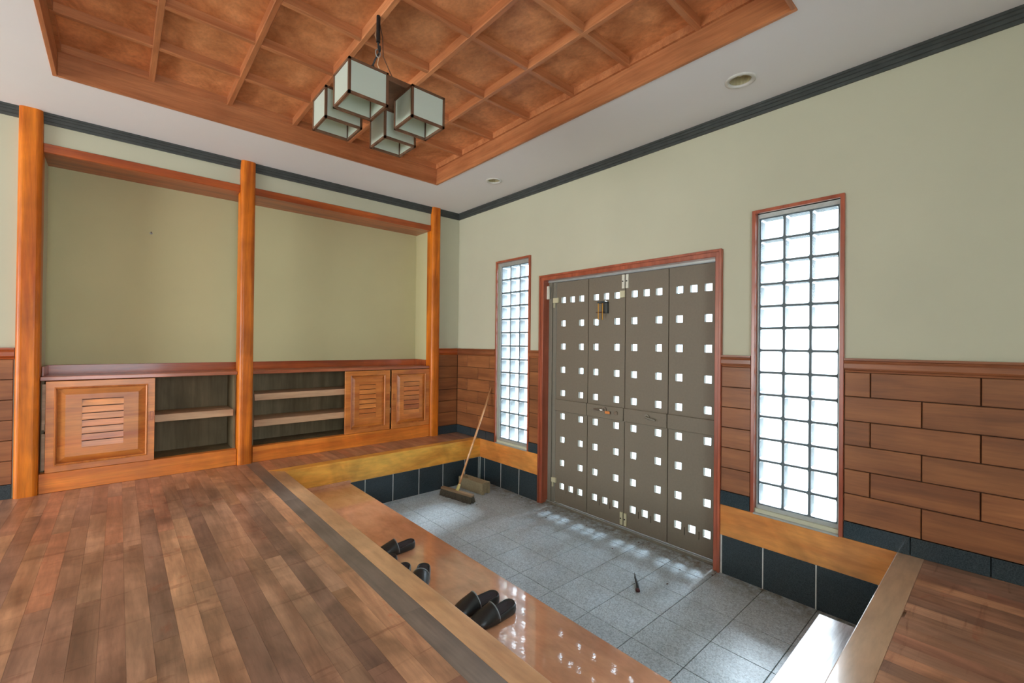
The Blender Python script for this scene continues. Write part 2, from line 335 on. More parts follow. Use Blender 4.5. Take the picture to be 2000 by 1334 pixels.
# ------------------------------------------------------------------ ceiling with coffer and downlight holes
C0, C1, D0, D1 = 0.808, 3.580, 0.745, 4.008
DL = [(0.382, 3.604, 0.066), (0.425, 1.222, 0.060)]
cells = [(x - 0.11, x + 0.11, y - 0.11, y + 0.11) for x, y, r in DL]
cb = MB().plate(2, (-0.2, XR + 0.2), (-0.15, YR + 0.2), (H, H + 0.02), [(C0 - 0.012, C1 + 0.012, D0 - 0.012, D1 + 0.012)] + cells)
for (x, y, r), (a, b_, c, d) in zip(DL, cells):
    n = 32; vi, vo = [], []
    for k in range(n):
        t = 2 * math.pi * k / n; cx, cy = math.cos(t), math.sin(t); q = 0.11 / max(abs(cx), abs(cy))
        vi.append((x + r * cx, y + r * cy, H)); vo.append((x + q * cx, y + q * cy, H))
    cb.add(vi + vo, [(k, (k + 1) % n, n + (k + 1) % n, n + k) for k in range(n)])
ceiling = struct(cb.build('ceiling', M['ceil']))
box('roof_slab', M['ceil'], (-0.3, XR + 0.3, -0.6, YR + 0.3, 3.2, 3.3), ceiling)
ZR, ZP = 2.94, 2.995
for xx_ in ((C0 - 0.022, C0), (C1, C1 + 0.022)): box('coffer_frame', M['coffer'], (xx_[0], xx_[1], D0 - 0.022, D1 + 0.022, H - 0.006, 3.06), ceiling, 0.002)
for yy_ in ((D0 - 0.022, D0), (D1, D1 + 0.022)): box('coffer_frame', M['cofferx'], (C0 + 0.0005, C1 - 0.0005, yy_[0], yy_[1], H - 0.006, 3.06), ceiling, 0.002)
MB().plate(2, (C0, C1), (D0, D1), (ZR + 0.005, 3.06), [(C0 + 0.018, C1 - 0.018, D0 + 0.018, D1 - 0.018)]).build('coffer_ledge', M['cofferx'], ceiling)
nx, ny = 6, 7; px, py = (C1 - C0) / nx, (D1 - D0) / ny
for i in range(nx):
    for j in range(ny):
        piece('ceiling_panel', M['cpanel'], (px - 0.004, py - 0.004, 0.012), (C0 + px * (i + .5), D0 + py * (j + .5), ZP + 0.006), ceiling, 0)
for i in range(1, nx): piece('ceiling_rib', M['coffer'], (0.034, D1 - D0, 0.062), (C0 + px * i, (D0 + D1) / 2, ZR + 0.031), ceiling, 0.004)
for j in range(1, ny): piece('cross_rib', M['cofferx'], (C1 - C0, 0.034, 0.060), ((C0 + C1) / 2, D0 + py * j, ZR + 0.0315), ceiling, 0.004)
box('coffer_lid', M['coffer'], (C0 - 0.02, C1 + 0.02, D0 - 0.02, D1 + 0.02, 3.01, 3.05), ceiling)
# dark crown moulding
prof = [(0, 2.722), (0.012, 2.722), (0.012, 2.740), (0.018, 2.743), (0.018, 2.764), (0.024, 2.767), (0.024, 2.782), (0.030, 2.785), (0.030, 2.7995), (0, 2.7995)]
tr = struct(MB().prism(prof, 1, 0, YR).build('trim_1', M['trimdark']))
tr = struct(MB().prism(prof, 0, 0.02, XR).build('trim_2', M['trimdark']))

# ------------------------------------------------------------------ floors
fl = MB()
for (a, b_, c, d) in ((-0.1, XR, 0.0, Y1 - 0.045), (XE + 0.045, XR, Y1 - 0.045, YR), (-0.1, XE + 0.045, Y2 + 0.045, YR)):
    fl.box(a, b_, c, d, -0.10, -0.012)
floor = struct(fl.build('floor', M['base_floor']))
PW = 0.078
def planks(x0, x1, y0, y1, lens=(0.9, 1.3)):
    x = x0
    while x < x1 - 0.01:
        w = min(PW, x1 - x); y = y0 - random.uniform(0, 1.6) if y1 - y0 > 1.0 else y0 - random.uniform(0, 0.5)
        while y < y1:
            L = random.choice((1.0, 1.3, 1.7)); a = max(y, y0); b2 = min(y + L, y1)
            if b2 - a > 0.03:
                piece('floor_plank', M['plank'], (w - 0.0006, round(b2 - a, 3) - 0.0006, 0.012), (x + w / 2, (a + b2) / 2, -0.006), floor, 0)
            y += L
        x += PW
BW = 0.112
planks(XE + BW + 0.10, 4.35, 0.0, 4.75)
for a, b_ in ((0.0, 1.30), (1.30, 3.05), (3.05, 4.75)): piece('floor_plank', M['plankdark'], (0.0994, b_ - a - 0.001, 0.012), (XE + BW + 0.05, (a + b_) / 2, -0.006), floor, 0)
planks(0.0, XE + BW, 0.0, Y1 - BW)
planks(0.0, 1.75, Y2 + BW, 5.45)
MB().box(4.352, XR, 0, 4.75, -0.013, -0.0002).box(XE + BW, XR, 4.752, YR, -0.013, -0.0002).box(0, XE + BW, 5.452, YR, -0.013, -0.0002).box(1.752, XE + BW, Y2 + BW, 5.45, -0.013, -0.0002).build('plank_field', M['base_floor'], floor)
# sunken tiled floor
fl2 = struct(box('floor', M['gap2'], (-0.3, XE + 0.1, Y1 - 0.1, Y2 + 0.1, ZT - 0.12, ZT - 0.004)))
xs = [0.0] + [GX + GP * k for k in range(-1, 6)] ; xs = [x for x in xs if 0 <= x] + [XE]
ys = sorted([y for y in [GY + GP * k for k in range(-4, 9)] if Y1 < y < Y2] + [Y1, Y2])
for i in range(len(xs) - 1):
    for j in range(len(ys) - 1):
        a, b_, c, d = xs[i], xs[i + 1], ys[j], ys[j + 1]
        if b_ - a < 0.02 or d - c < 0.01: continue
        piece('floor_tile', M['tile'], (b_ - a - 0.004, d - c - 0.004, 0.012), ((a + b_) / 2, (c + d) / 2, ZT - 0.006), fl2, 0.0012)
box('door_sill', M['tile'], (-0.3, 0.0, DR[0], DR[1], ZT - 0.05, ZT - 0.001), fl2)
# black granite risers below the beams
g1 = struct(box('trim_3', M['grout'], (0.0, 0.0128, Y1, DR[0] - 0.04, ZT, ZB)))
for a, b_ in ((Y1, 0.596), (0.596, 0.895), (0.895, 1.20), (1.20, 1.49)):
    piece('granite_tile', M['granite'], (0.012, b_ - a - 0.007, ZB - ZT - 0.001), (0.008, (a + b_) / 2, (ZT + ZB) / 2), g1, 0.001)
g2 = struct(box('trim_4', M['grout'], (0.0, 0.0128, 3.347, Y2, ZT, ZB)))
for a, b_ in ((3.355, 3.628), (3.628, 3.932), (3.932, 4.236), (4.236, Y2)):
    piece('granite_tile', M['granite'], (0.012, b_ - a - 0.007, ZB - ZT - 0.001), (0.008, (a + b_) / 2, (ZT + ZB) / 2), g2, 0.001)
g3 = struct(box('trim_5', M['grout'], (0.0, XE + 0.05, Y1 - 0.045, Y1 - 0.0032, ZT - 0.05, ZB)))
xx = [0.016, 0.038, 0.236, 0.536, 0.838, 1.140, 1.438, 1.74, 2.04, XE]
for a, b_ in zip(xx, xx[1:]):
    piece('granite_tile', M['granite'], (b_ - a - 0.007, 0.012, ZB - ZT - 0.001), ((a + b_) / 2, Y1 - 0.008, (ZT + ZB) / 2), g3, 0.001)
g4 = struct(box('trim_6', M['grout'], (0.02, XE + 0.05, Y2 + 0.012, Y2 + 0.045, ZT - 0.05, ZB)))
for k in range(7):
    piece('granite_tile', M['granite'], (0.30, 0.012, ZB - ZT - 0.001), (0.18 + k * 0.305, Y2 + 0.008, (ZT + ZB) / 2), g4, 0.001)
g5 = struct(box('trim_7', M['granite'], (XE + 0.012, XE + 0.045, Y1 - 0.01, Y2 + 0.01, ZT - 0.05, ZB)))
# edge beams around the sunken floor
bv = 0.004
struct(MB().prism([(0.0, Y1 - BW), (0.0, Y1), (XE, Y1), (XE + BW, Y1 - BW)], 2, ZB, 0.0006).build('trim_8', M['beam'], None, bv, seg=2))
struct(MB().prism([(XE, Y1), (XE + BW, Y1 - BW), (XE + BW, Y2 + BW), (XE, Y2)], 2, ZB, 0.0006).build('trim_9', M['beamy'], None, bv, seg=2))
struct(MB().prism([(0.0, Y2), (XE, Y2), (XE + BW, Y2 + BW), (0.0, Y2 + BW)], 2, ZB, 0.0006).build('trim_10', M['beamx'], None, bv, seg=2))
struct(box('trim_11', M['sill'], (0.0, 0.018, Y1, 1.492, ZB, -0.001), None, 0.002))
struct(box('trim_12', M['sill'], (0.0, 0.018, 3.346, Y2, ZB, -0.001), None, 0.002))

# ------------------------------------------------------------------ wainscot, chair rail, black skirting
def wainscot(name, ax, spans, mat, joints_odd, joints_even, parent):
    zt, pitch = 0.990, 0.1445
    for (a, b_) in spans:
        for r in range(6):
            z1 = zt - r * pitch; z0 = z1 - pitch if r < 5 else 0.100
            if z1 - z0 < 0.02: continue
            js = joints_odd if r % 2 == 0 else joints_even
            cut = [a] + [j for j in js if a + 0.02 < j < b_ - 0.02] + [b_]
            for p, q in zip(cut, cut[1:]):
                L, hh = q - p - 0.005, z1 - z0 - 0.005
                if ax == 0: piece('wall_board', mat, (0.012, round(L, 4), round(hh, 4)), (0.0085, (p + q) / 2, (z0 + z1) / 2), parent, 0.002)
                else: piece('wall_board', mat, (round(L, 4), 0.012, round(hh, 4)), ((p + q) / 2, 0.0085, (z0 + z1) / 2), parent, 0.002)
jo = sorted(4.193 - 0.4405 * k for k in range(-6, 10)); je = sorted(4.413 - 0.4405 * k for k in range(-6, 10))
SP = [(0.004, 0.775), (1.347, 1.492), (3.346, 3.545), (4.070, YR)]
wains = struct(MB().plate(0, (0, YR), (0.0, 0.995), (-0.001, 0.003), [(0.775, 1.347, -1, 2), (1.492, 3.346, -1, 2), (3.545, 4.07, -1, 2)]).build('trim_13', M['gap']))
wainscot('r', 0, [(0.016, 0.775), (1.347, 1.492), (3.346, 3.545), (4.070, 5.9)], M['wains'], jo, je, wains)
wains2 = struct(MB().box(0, AL0 - 0.11, -0.001, 0.003, 0, 0.995).box(3.83, XR, -0.001, 0.003, 0, 0.995).build('trim_14', M['gap']))
wainscot('l', 1, [(0.016, 0.300), (3.828, 4.9)], M['wainsx'], [4.1, 4.54], [4.32, 4.76], wains2)
cp = [(0.0, 0.990), (0.010, 0.990), (0.013, 1.000), (0.020, 1.004), (0.026, 1.014), (0.026, 1.040), (0.020, 1.050), (0.022, 1.056), (0.030, 1.060), (0.030, 1.072), (0.0, 1.072)]
n = 15
for a, b_ in SP: struct(MB().prism(cp, 1, a, b_).build('trim_%d' % n, M['cap'])); n += 1
for a, b_ in ((0.0, 0.305), (3.825, XR)): struct(MB().prism(cp, 0, a, b_).build('trim_%d' % n, M['lintel'])); n += 1
def skirting(name, ax, spans, step=0.30):
    root = None
    for a, b_ in spans:
        if root is None: root = struct(MB().box(*((-0.001, 0.006, a, b_, 0.0, 0.098) if ax == 0 else (a, b_, -0.001, 0.006, 0.0, 0.098))).build(name, M['grout']))
        t = a
        while t < b_ - 0.01:
            q = min(t + step, b_)
            if ax == 0: piece('skirting_tile', M['granite'], (0.022, round(q - t - 0.003, 4), 0.099), (0.012, (t + q) / 2, 0.0505), root, 0.0015)
            else: piece('skirting_tile', M['granite'], (round(q - t - 0.003, 4), 0.022, 0.099), ((t + q) / 2, 0.012, 0.0505), root, 0.0015)
            t = q
skirting('baseboard_right', 0, [(0.025, 0.775), (1.347, 1.492), (3.346, 3.545), (4.070, 5.8)])
skirting('baseboard_left', 1, [(0.002, 0.300), (3.828, 4.9)])

# ------------------------------------------------------------------ alcove: posts, lintels, worktop, cabinets
PX = [(3.700, 3.822), (2.328, 2.448), (0.302, 0.422)]
plab = ['tall varnished orange timber post at the left end of the alcove wall, nearest the camera',
        'slim varnished orange timber post in the middle, between the two alcove bays',
        'varnished timber post at the right end of the alcove, beside the room corner']
for (a, b_), lb in zip(PX, plab):
    w = b_ - a; r = 0.034; pf = []
    y0, y1 = -0.075, 0.055
    for cx, cy, t0 in ((b_ - r, y1 - r, 0), (a + r, y1 - r, 90)):
        for k in range(7): t = R(t0 + 15 * k); pf.append((cx + r * math.cos(t), cy + r * math.sin(t)))
    pf += [(a, y0), (b_, y0)]
    tag(MB().prism(pf, 2, 0.0, H).build('timber_post', M['post'], None), lb, 'post', 'varnished posts of the alcove')
for (a, b_), lb in (((2.448, 3.700), 'orange wooden lintel over the left alcove bay'), ((0.422, 2.328), 'orange wooden lintel over the right alcove bay')):
    tag(box('alcove_lintel', M['lintel'], (a, b_, -0.11, 0.012, 2.510, 2.578), None, 0.004), lb, 'lintel', 'lintels of the alcove')
ZC = 0.858
wt = MB().box(AL0 + 0.002, AL1 - 0.006, AD + 0.002, -0.078, ZC - 0.030, ZC)
for a, b_ in ((0.424, 2.326), (2.450, 3.698)): wt.box(a, b_, -0.079, 0.012, ZC - 0.030, ZC)
top = tag(wt.build('worktop', M['top'], None, 0.003), 'long reddish wooden shelf top running along the bottom of the alcove above the cabinets', 'worktop')
MB().box(AL0 + 0.002, AL1 - 0.006, AD + 0.002, AD + 0.016, ZC, 0.930).box(AL0 + 0.002, AL0 + 0.014, AD + 0.016, -0.08, ZC, 0.930).box(AL1 - 0.020, AL1 - 0.006, AD + 0.016, -0.08, ZC, 0.930).build('upstand', M['lintel'], top, 0.002)

def slats(parent, x0, x1, z0, z1, y, n, mat):
    p = (z1 - z0) / n
    for k in range(n):
        z = z0 + p * k
        MB().prism([(y - 0.011, z + p - 0.007), (y - 0.003, z), (y + 0.002, z + 0.001), (y + 0.002, z + 0.006), (y - 0.005, z + p - 0.006)], 0, x0, x1).build('louvre_slat', mat, parent)
def cabdoor(parent, x0, x1, z0, z1, yf, mx, mz, lx0, lx1, lz0, lz1, hx, ns=7):
    d = MB().plate(1, (x0, x1), (z0, z1), (yf - 0.024, yf), [(x0 + mx, x1 - mx, z0 + mz, z1 - mz)]).build('sliding_door', M['cab'], parent, 0.0015)
    a, b_, c, e = x0 + mx, x1 - mx, z0 + mz, z1 - mz
    def ring(mb, o0, y0, o1, y1):
        P = [(a + o0, y0, c + o0), (b_ - o0, y0, c + o0), (b_ - o0, y0, e - o0), (a + o0, y0, e - o0), (a + o1, y1, c + o1), (b_ - o1, y1, c + o1), (b_ - o1, y1, e - o1), (a + o1, y1, e - o1)]
        mb.add(P, [(k, (k + 1) % 4, 4 + (k + 1) % 4, 4 + k) for k in range(4)])
    mo = MB(); ring(mo, 0, yf - 0.002, 0.0, yf + 0.004); ring(mo, 0.0, yf + 0.004, 0.006, yf + 0.006); ring(mo, 0.006, yf + 0.006, 0.012, yf); ring(mo, 0.012, yf, 0.014, yf - 0.012)
    mo.build('moulding', M['cabz'], d, weld=True)
    f = MB(); o2 = 0.045 if x1 - x0 < 0.55 else 0.058
    ring(f, 0.014, yf - 0.014, o2, yf - 0.001)
    f.plate(1, (a + o2, b_ - o2), (c + o2, e - o2), (yf - 0.016, yf - 0.001), [(lx0, lx1, lz0, lz1)])
    f.build('raised_panel', M['cab'], d, weld=True)
    lf = MB().plate(1, (lx0 - 0.001, lx1 + 0.001), (lz0 - 0.001, lz1 + 0.001), (yf - 0.019, yf - 0.016)).build('louvre_back', M['gap'], d)
    slats(d, lx0, lx1, lz0, lz1, yf - 0.002, ns, M['cab'])
    hz = (z0 + z1) / 2 + 0.03
    MB().plate(1, (hx - 0.011, hx + 0.011), (hz - 0.034, hz + 0.034), (yf - 0.001, yf + 0.002), [(hx - 0.007, hx + 0.007, hz - 0.030, hz + 0.030)]).build('finger_pull', M['lintel'], d)
    return d
def cabinet(x0, x1, shelves, label, y_open):
    c = empty('alcove_cabinet', ((x0 + x1) / 2, -0.17, 0.0)); tag(c, label, 'cabinet', 'low cabinets of the alcove')
    def add(o): return inpar(o, c)
    kb = add(box('kick_board', M['kick'], (x0, x1, -0.05, 0.020, 0.0006, 0.145), None, 0.002))
    add(box('back_panel', M['ply'], (x0, x1, AD + 0.001, AD + 0.012, 0.0, ZC - 0.031)))
    add(box('bottom_board', M['ply'], (x0, x1, AD + 0.012, -0.05, 0.118, 0.140)))
    add(box('side_panel', M['ply'], (x0, x0 + 0.018, AD + 0.012, -0.052, 0.140, ZC - 0.031)))
    add(box('side_panel', M['ply'], (x1 - 0.018, x1, AD + 0.012, -0.052, 0.140, ZC - 0.031)))
    for a, b_, z0, z1 in shelves: add(box('shelf', M['shelf'], (a, b_, AD + 0.012, -0.030, z0, z1), None, 0.002))
    return c, add
c1, add1 = cabinet(2.452, 3.698, [(2.472, 3.678, 0.448, 0.508)], 'left low alcove cabinet with one big louvred sliding door and an open shelf', None)
def cabdoor_in(c, add, *a, **k):
    d = cabdoor(None, *a, **k); add(d)
cabdoor_in(c1, add1, 3.040, 3.668, 0.147, 0.822, 0.018, 0.046, 0.046, 3.234, 3.474, 0.308, 0.680, 3.060)
add1(MB().box(3.672, 3.690, -0.040, -0.030, 0.46, 0.800).box(3.672, 3.690, -0.040, -0.030, 0.160, 0.430).build('track_stile', M['shelf']))
c2, add2 = cabinet(0.426, 2.322, [(0.446, 2.302, 0.572, 0.634), (0.446, 2.302, 0.322, 0.386)], 'right low alcove cabinet with two open shelf levels and two small louvred doors', None)
cabdoor_in(c2, add2, 0.938, 1.452, 0.147, 0.822, 0.010, 0.058, 0.046, 1.106, 1.298, 0.302, 0.672, 0.962)
cabdoor_in(c2, add2, 0.426, 0.916, 0.147, 0.822, 0.018, 0.052, 0.046, 0.562, 0.768, 0.302, 0.680, 0.893)
tag(MB().tube([(3.065, AD, 2.089), (3.065, AD + 0.018, 2.089), (3.065, AD + 0.024, 2.100)], 0.004, 6).tube([(3.065, AD, 2.089), (3.065, AD + 0.003, 2.089)], 0.012, 8).build('wall_hook', M['chrome']), 'tiny metal hook high on the left alcove wall', 'hook')

# ------------------------------------------------------------------ glass block windows
def block_mesh(w, h, d):
    mb = MB(); r = 0.012; n = 4; pr = []
    for cx, cz, t0 in ((w / 2 - r, h / 2 - r, 0), (-w / 2 + r, h / 2 - r, 90), (-w / 2 + r, -h / 2 + r, 180), (w / 2 - r, -h / 2 + r, 270)):
        for k in range(n): t = R(t0 + 30 * k); pr.append((cx + r * math.cos(t), cz + r * math.sin(t)))
    m = len(pr); mb.cur = 1
    mb.add([(d / 2, p[0], p[1]) for p in pr] + [(-d / 2, p[0], p[1]) for p in pr], [(k, (k + 1) % m, m + (k + 1) % m, m + k) for k in range(m)])
    mb.cur = 0
    mb.add([(d / 2 - 0.002, p[0], p[1]) for p in pr], [tuple(range(m))]); mb.add([(-d / 2 + 0.002, p[0], p[1]) for p in pr], [tuple(range(m))])
    return mb
def window(idx, y0, y1, z0, z1, by0, by1, bz0, bz1, fw=0.022):
    # casing (wood), metal inner frame, joint grid, 3 x 13 glass blocks
    ca = MB().plate(0, (y0, y1), (z0, z1), (-0.10, 0.022), [(y0 + fw, y1 - fw, z0 - 1, z1 - fw)])
    root = struct(ca.build('window_%d' % idx, M['red'], None, 0.002))
    MB().plate(0, (y0 + fw, y1 - fw), (z0, z1 - fw), (-0.115, -0.018), [(by0, by1, bz0, bz1)]).build('metal_frame', M['alu'], root, 0.0015)
    MB().box(-0.03, 0.026, y0 + fw - 0.002, y1 - fw + 0.002, z0 - 0.004, z0 + 0.006).build('sill_strip', M['alu'], root, 0.0015)
    bw, bh = (by1 - by0) / 3, (bz1 - bz0) / 13; g = 0.0075
    holes = [(by0 + bw * i + g, by0 + bw * (i + 1) - g, bz0 + bh * j + g, bz0 + bh * (j + 1) - g) for i in range(3) for j in range(13)]
    MB().plate(0, (by0, by1), (bz0, bz1), (-0.107, -0.032), holes).build('joint_grid', M['mortar'], root)
    bm = block_mesh(bw - 2 * g + 0.0006, bh - 2 * g + 0.0006, 0.080); first = None
    for j in range(13):
        for i in range(3):
            loc = (-0.069, by0 + bw * (i + .5), bz0 + bh * (j + .5))
            if first is None: o = bm.build('glass_block', None, root, mats=[M['blockface'], M['blockside']], loc=loc); first = o.data
            else: link('glass_block', first, root, loc)
window(1, 0.777, 1.345, 0.0, 2.083, 0.832, 1.292, 0.055, 2.020)
window(2, 3.547, 4.068, 0.0, 2.067, 3.580, 4.034, 0.055, 2.015)

# ------------------------------------------------------------------ entrance doors
cas = MB().plate(0, (1.492, 3.346), (ZT, 1.842), (-0.075, 0.020), [(1.545, 3.296, ZT - 1, 1.788)]).build('trim_40', M['red'], None, 0.004); struct(cas)
MB().plate(0, (1.492, 3.346), (ZT, 1.842), (0.018, 0.030), [(1.512, 3.328, ZT - 1, 1.822)]).build('casing_bead', M['red'], cas, 0.002)
df = MB().plate(0, (1.53, 3.312), (ZT - 0.02, 1.80), (-0.15, -0.085), [(1.632, 3.296, ZT - 1, 1.772)]).build('trim_41', M['doorm'], None, 0.002); struct(df)
box('steel_jamb', M['doorm'], (-0.10, -0.070, 1.545, 1.590, ZT, 1.788), df)
box('head_track', M['alu'], (-0.14, -0.055, 1.545, 3.296, 1.772, 1.790), df)
box('sill_track', M['doorm'], (-0.15, -0.045, 1.545, 3.296, ZT, ZT + 0.018), df, 0.002)
box('sill_rail', M['alu'], (-0.060, -0.052, 1.545, 3.296, ZT + 0.018, ZT + 0.024), df)
JY = [1.636, 2.050, 2.464, 2.878, 3.292]; ZD0, ZD1 = -0.470, 1.768
rows = [1.585 - 0.2349 * k for k in range(9)]
sq = 0.029; XF = -0.085
pane_me = None
for yj in JY[1:4]: box('door_gasket', M['black'], (XF - 0.030, XF - 0.010, yj - 0.0034, yj + 0.0034, ZD0, ZD1), df)  # dark backing added in the leaf joints to keep light out
for k in range(4):
    y0, y1 = JY[k] + 0.0035, JY[k + 1] - 0.0035; cy = (JY[k] + JY[k + 1]) / 2
    if k == 0: cy -= -0.004
    ps = []
    for r, z in enumerate(rows):
        for dy in ((-0.117, 0, 0.117) if r in (0, 8) else (-0.117, 0.117)): ps.append((cy + dy, z))
    holes = [(y - sq, y + sq, z - sq, z + sq) for y, z in ps]
    sl_ = [(cy + dy - 0.003, cy + dy + 0.003, rows[8] - 0.062, rows[8] - 0.002) for dy in (-0.0585, 0.0585)]
    leaf = MB().plate(0, (y0, y1), (ZD0, ZD1), (XF - 0.010, XF), holes + sl_).plate(0, (y0, y1), (ZD0, ZD1), (XF - 0.030, XF - 0.010), holes)
    d = struct(leaf.build('door_%d' % (k + 1), M['doorp'], None))
    for y, z in ps:
        if pane_me is None: o = MB().box(-0.002, 0.002, -sq, sq, -sq, sq).build('pane', M['pane'], d, loc=(XF - 0.024, y, z)); pane_me = o.data
        else: link('pane', pane_me, d, (XF - 0.024, y, z))
    box('rail_cover', M['doorp'], (XF, XF + 0.020, y0, y1, 0.462, 0.580), d, 0.004)
    if k == 1:
        h = MB().tube([(XF + 0.02, 2.262, 0.545), (XF + 0.032, 2.262, 0.545)], 0.024, 20).tube([(XF + 0.032, 2.262, 0.545), (XF + 0.055, 2.262, 0.545), (XF + 0.058, 2.245, 0.543), (XF + 0.055, 2.165, 0.540)], [0.010, 0.010, 0.010, 0.007], 10)
        h.build('lever_handle', M['chrome'], d, smooth=False)
        box('orange_tag', M['tag'], (XF + 0.040, XF + 0.046, 2.284, 2.335, 0.512, 0.536), d, 0.002)
        MB().tube([(XF + 0.018, 2.390, 0.527), (XF + 0.030, 2.390, 0.527)], [0.019, 0.016], 20).tube([(XF + 0.030, 2.390, 0.527), (XF + 0.034, 2.390, 0.527)], 0.010, 14).build('lock_cylinder', M['chrome'], d)
    if k == 2:
        MB().tube([(XF + 0.018, 2.700, 0.533), (XF + 0.028, 2.700, 0.533)], 0.023, 20).tube([(XF + 0.028, 2.700, 0.533), (XF + 0.044, 2.700, 0.533), (XF + 0.047, 2.715, 0.528), (XF + 0.044, 2.790, 0.518)], [0.009, 0.009, 0.009, 0.007], 10).build('lever_handle', M['doorm'], d)
    if k in (1, 2):
        yb = 2.430 if k == 1 else 2.470
        for zb, zt_ in ((1.640, 1.762), (-0.455, -0.345)):
            bb = box('flush_bolt', M['white'] if zb > 0 else M['cream'], (XF, XF + 0.012, yb, yb + 0.028, zb, zt_), d, 0.002)
            MB().tube([(XF + 0.012, yb + 0.012, (zb + zt_) / 2), (XF + 0.017, yb + 0.012, (zb + zt_) / 2 + 0.004)], 0.006, 8).build('bolt_knob', M['black'], bb)
def fitting(name, mat, b, lb, cat, bev=0.003): return tag(box(name, mat, b, None, bev), lb, cat)
fitting('door_sensor', M['white'], (-0.055, -0.030, 1.546, 1.575, 1.60, 1.735), 'white rectangular door sensor high on the left jamb of the entrance', 'sensor')
o = tag(box('hinge_bracket', M['cream'], (XF - 0.0, XF + 0.020, 1.600, 1.672, 1.560, 1.612), None, 0.002), 'cream hinge bracket near the top of the leftmost door leaf', 'bracket')
box('bracket_leg', M['cream'], (XF, XF + 0.016, 1.606, 1.622, 1.512, 1.5595), o, 0.002)
o = tag(box('hinge_bracket', M['cream'], (XF - 0.0, XF + 0.020, 1.600, 1.660, -0.272, -0.226), None, 0.002), 'cream hinge bracket near the foot of the leftmost door leaf', 'bracket')
box('bracket_leg', M['cream'], (XF, XF + 0.016, 1.606, 1.622, -0.320, -0.2725), o, 0.002)
tag(box('latch_plate', M['cream'], (XF, XF + 0.014, 2.409, 2.462, 1.560, 1.622), None, 0.002), 'square cream latch plate just below the white flush bolts', 'plate')
# door chime
ch = empty('door_chime', (XF, 2.25, 1.47)); tag(ch, 'small brass tube chime on a dark bracket hanging on the second door leaf', 'chime')
inpar(box('bracket', M['trimdark'], (XF, XF + 0.030, 2.245, 2.285, 1.425, 1.532), None, 0.003), ch)
inpar(box('bracket_arm', M['trimdark'], (XF + 0.01, XF + 0.060, 2.195, 2.285, 1.520, 1.536), None, 0.003), ch)
for yy in (2.203, 2.250):
    inpar(MB().tube([(XF + 0.048, yy, 1.518), (XF + 0.048, yy, 1.366)], 0.005, 10).build('chime_tube', M['brass']), ch)
inpar(MB().tube([(XF + 0.048, 2.180, 1.436), (XF + 0.048, 2.268, 1.436)], 0.004, 8).build('striker', M['leaf']), ch)

# ------------------------------------------------------------------ lacquered step and bench
st = tag(box('step', M['step'], (XS, XE + 0.010, Y1 + 0.002, Y2 - 0.40, ZB - 0.045, ZB), None, 0.004), 'glossy lacquered wooden step board running below the raised floor edge, slippers on it', 'step')
box('end_strip', M['step'], (XS, XE, Y1 + 0.001, Y1 + 0.020, ZB, ZB + 0.030), st, 0.002)
for yy in (1.0, 2.2, 3.6): box('step_support', M['ply'], (XS + 0.12, XE - 0.05, yy, yy + 0.05, ZT + 0.0005, ZB - 0.045), st)
bn = tag(box('plank_bench', M['bench'], (0.505, 1.75, 4.068, 4.298, -0.300, -0.262), None, 0.003), 'weathered silver grey plank bench standing on the tiles beside the right ledge', 'bench')
for xx_ in (0.62, 1.55): box('bench_leg', M['bench'], (xx_, xx_ + 0.04, 4.085, 4.285, ZT + 0.0005, -0.300), bn)

# ------------------------------------------------------------------ downlights
for i, ((x, y, r), lb) in enumerate(zip(DL, ['round recessed downlight in the ceiling on the right, larger in view', 'small round recessed downlight near the far corner of the ceiling'])):
    n = 36; prof = [(r + 0.022, H + 0.0), (r + 0.022, H - 0.004), (r + 0.012, H - 0.009), (r - 0.002, H - 0.006), (r - 0.004, H + 0.004)]
    mb = MB(); vs = [(rr * math.cos(2 * math.pi * k / n), rr * math.sin(2 * math.pi * k / n), z - H) for rr, z in prof for k in range(n)]
    mb.add(vs, [(a * n + k, a * n + (k + 1) % n, (a + 1) * n + (k + 1) % n, (a + 1) * n + k) for a in range(len(prof) - 1) for k in range(n)])
    ringo = mb.build('downlight', M['ringw'], None, smooth=True, loc=(x, y, H)); tag(ringo, lb, 'downlight', 'ceiling downlights')
    mb = MB(); pr2 = [(r - 0.004, 0.004), (r - 0.008, 0.05), (r - 0.024, 0.095)]
    vs = []
    for rr, z in pr2:
        for k in range(n):
            q = rr * (1 - 0.05 * (k % 2)); vs.append((q * math.cos(2 * math.pi * k / n), q * math.sin(2 * math.pi * k / n), z))
    mb.add(vs, [(a * n + k, a * n + (k + 1) % n, (a + 1) * n + (k + 1) % n, (a + 1) * n + k) for a in range(2) for k in range(n)] + [tuple(2 * n + k for k in range(n))])
    mb.build('reflector', M['reflector'], ringo)
    MB().tube([(0, 0, 0.094), (0, 0, 0.055), (0, 0, 0.03)], [0.014, 0.026, 0.012], 16).build('bulb', M['white'], ringo, smooth=True)

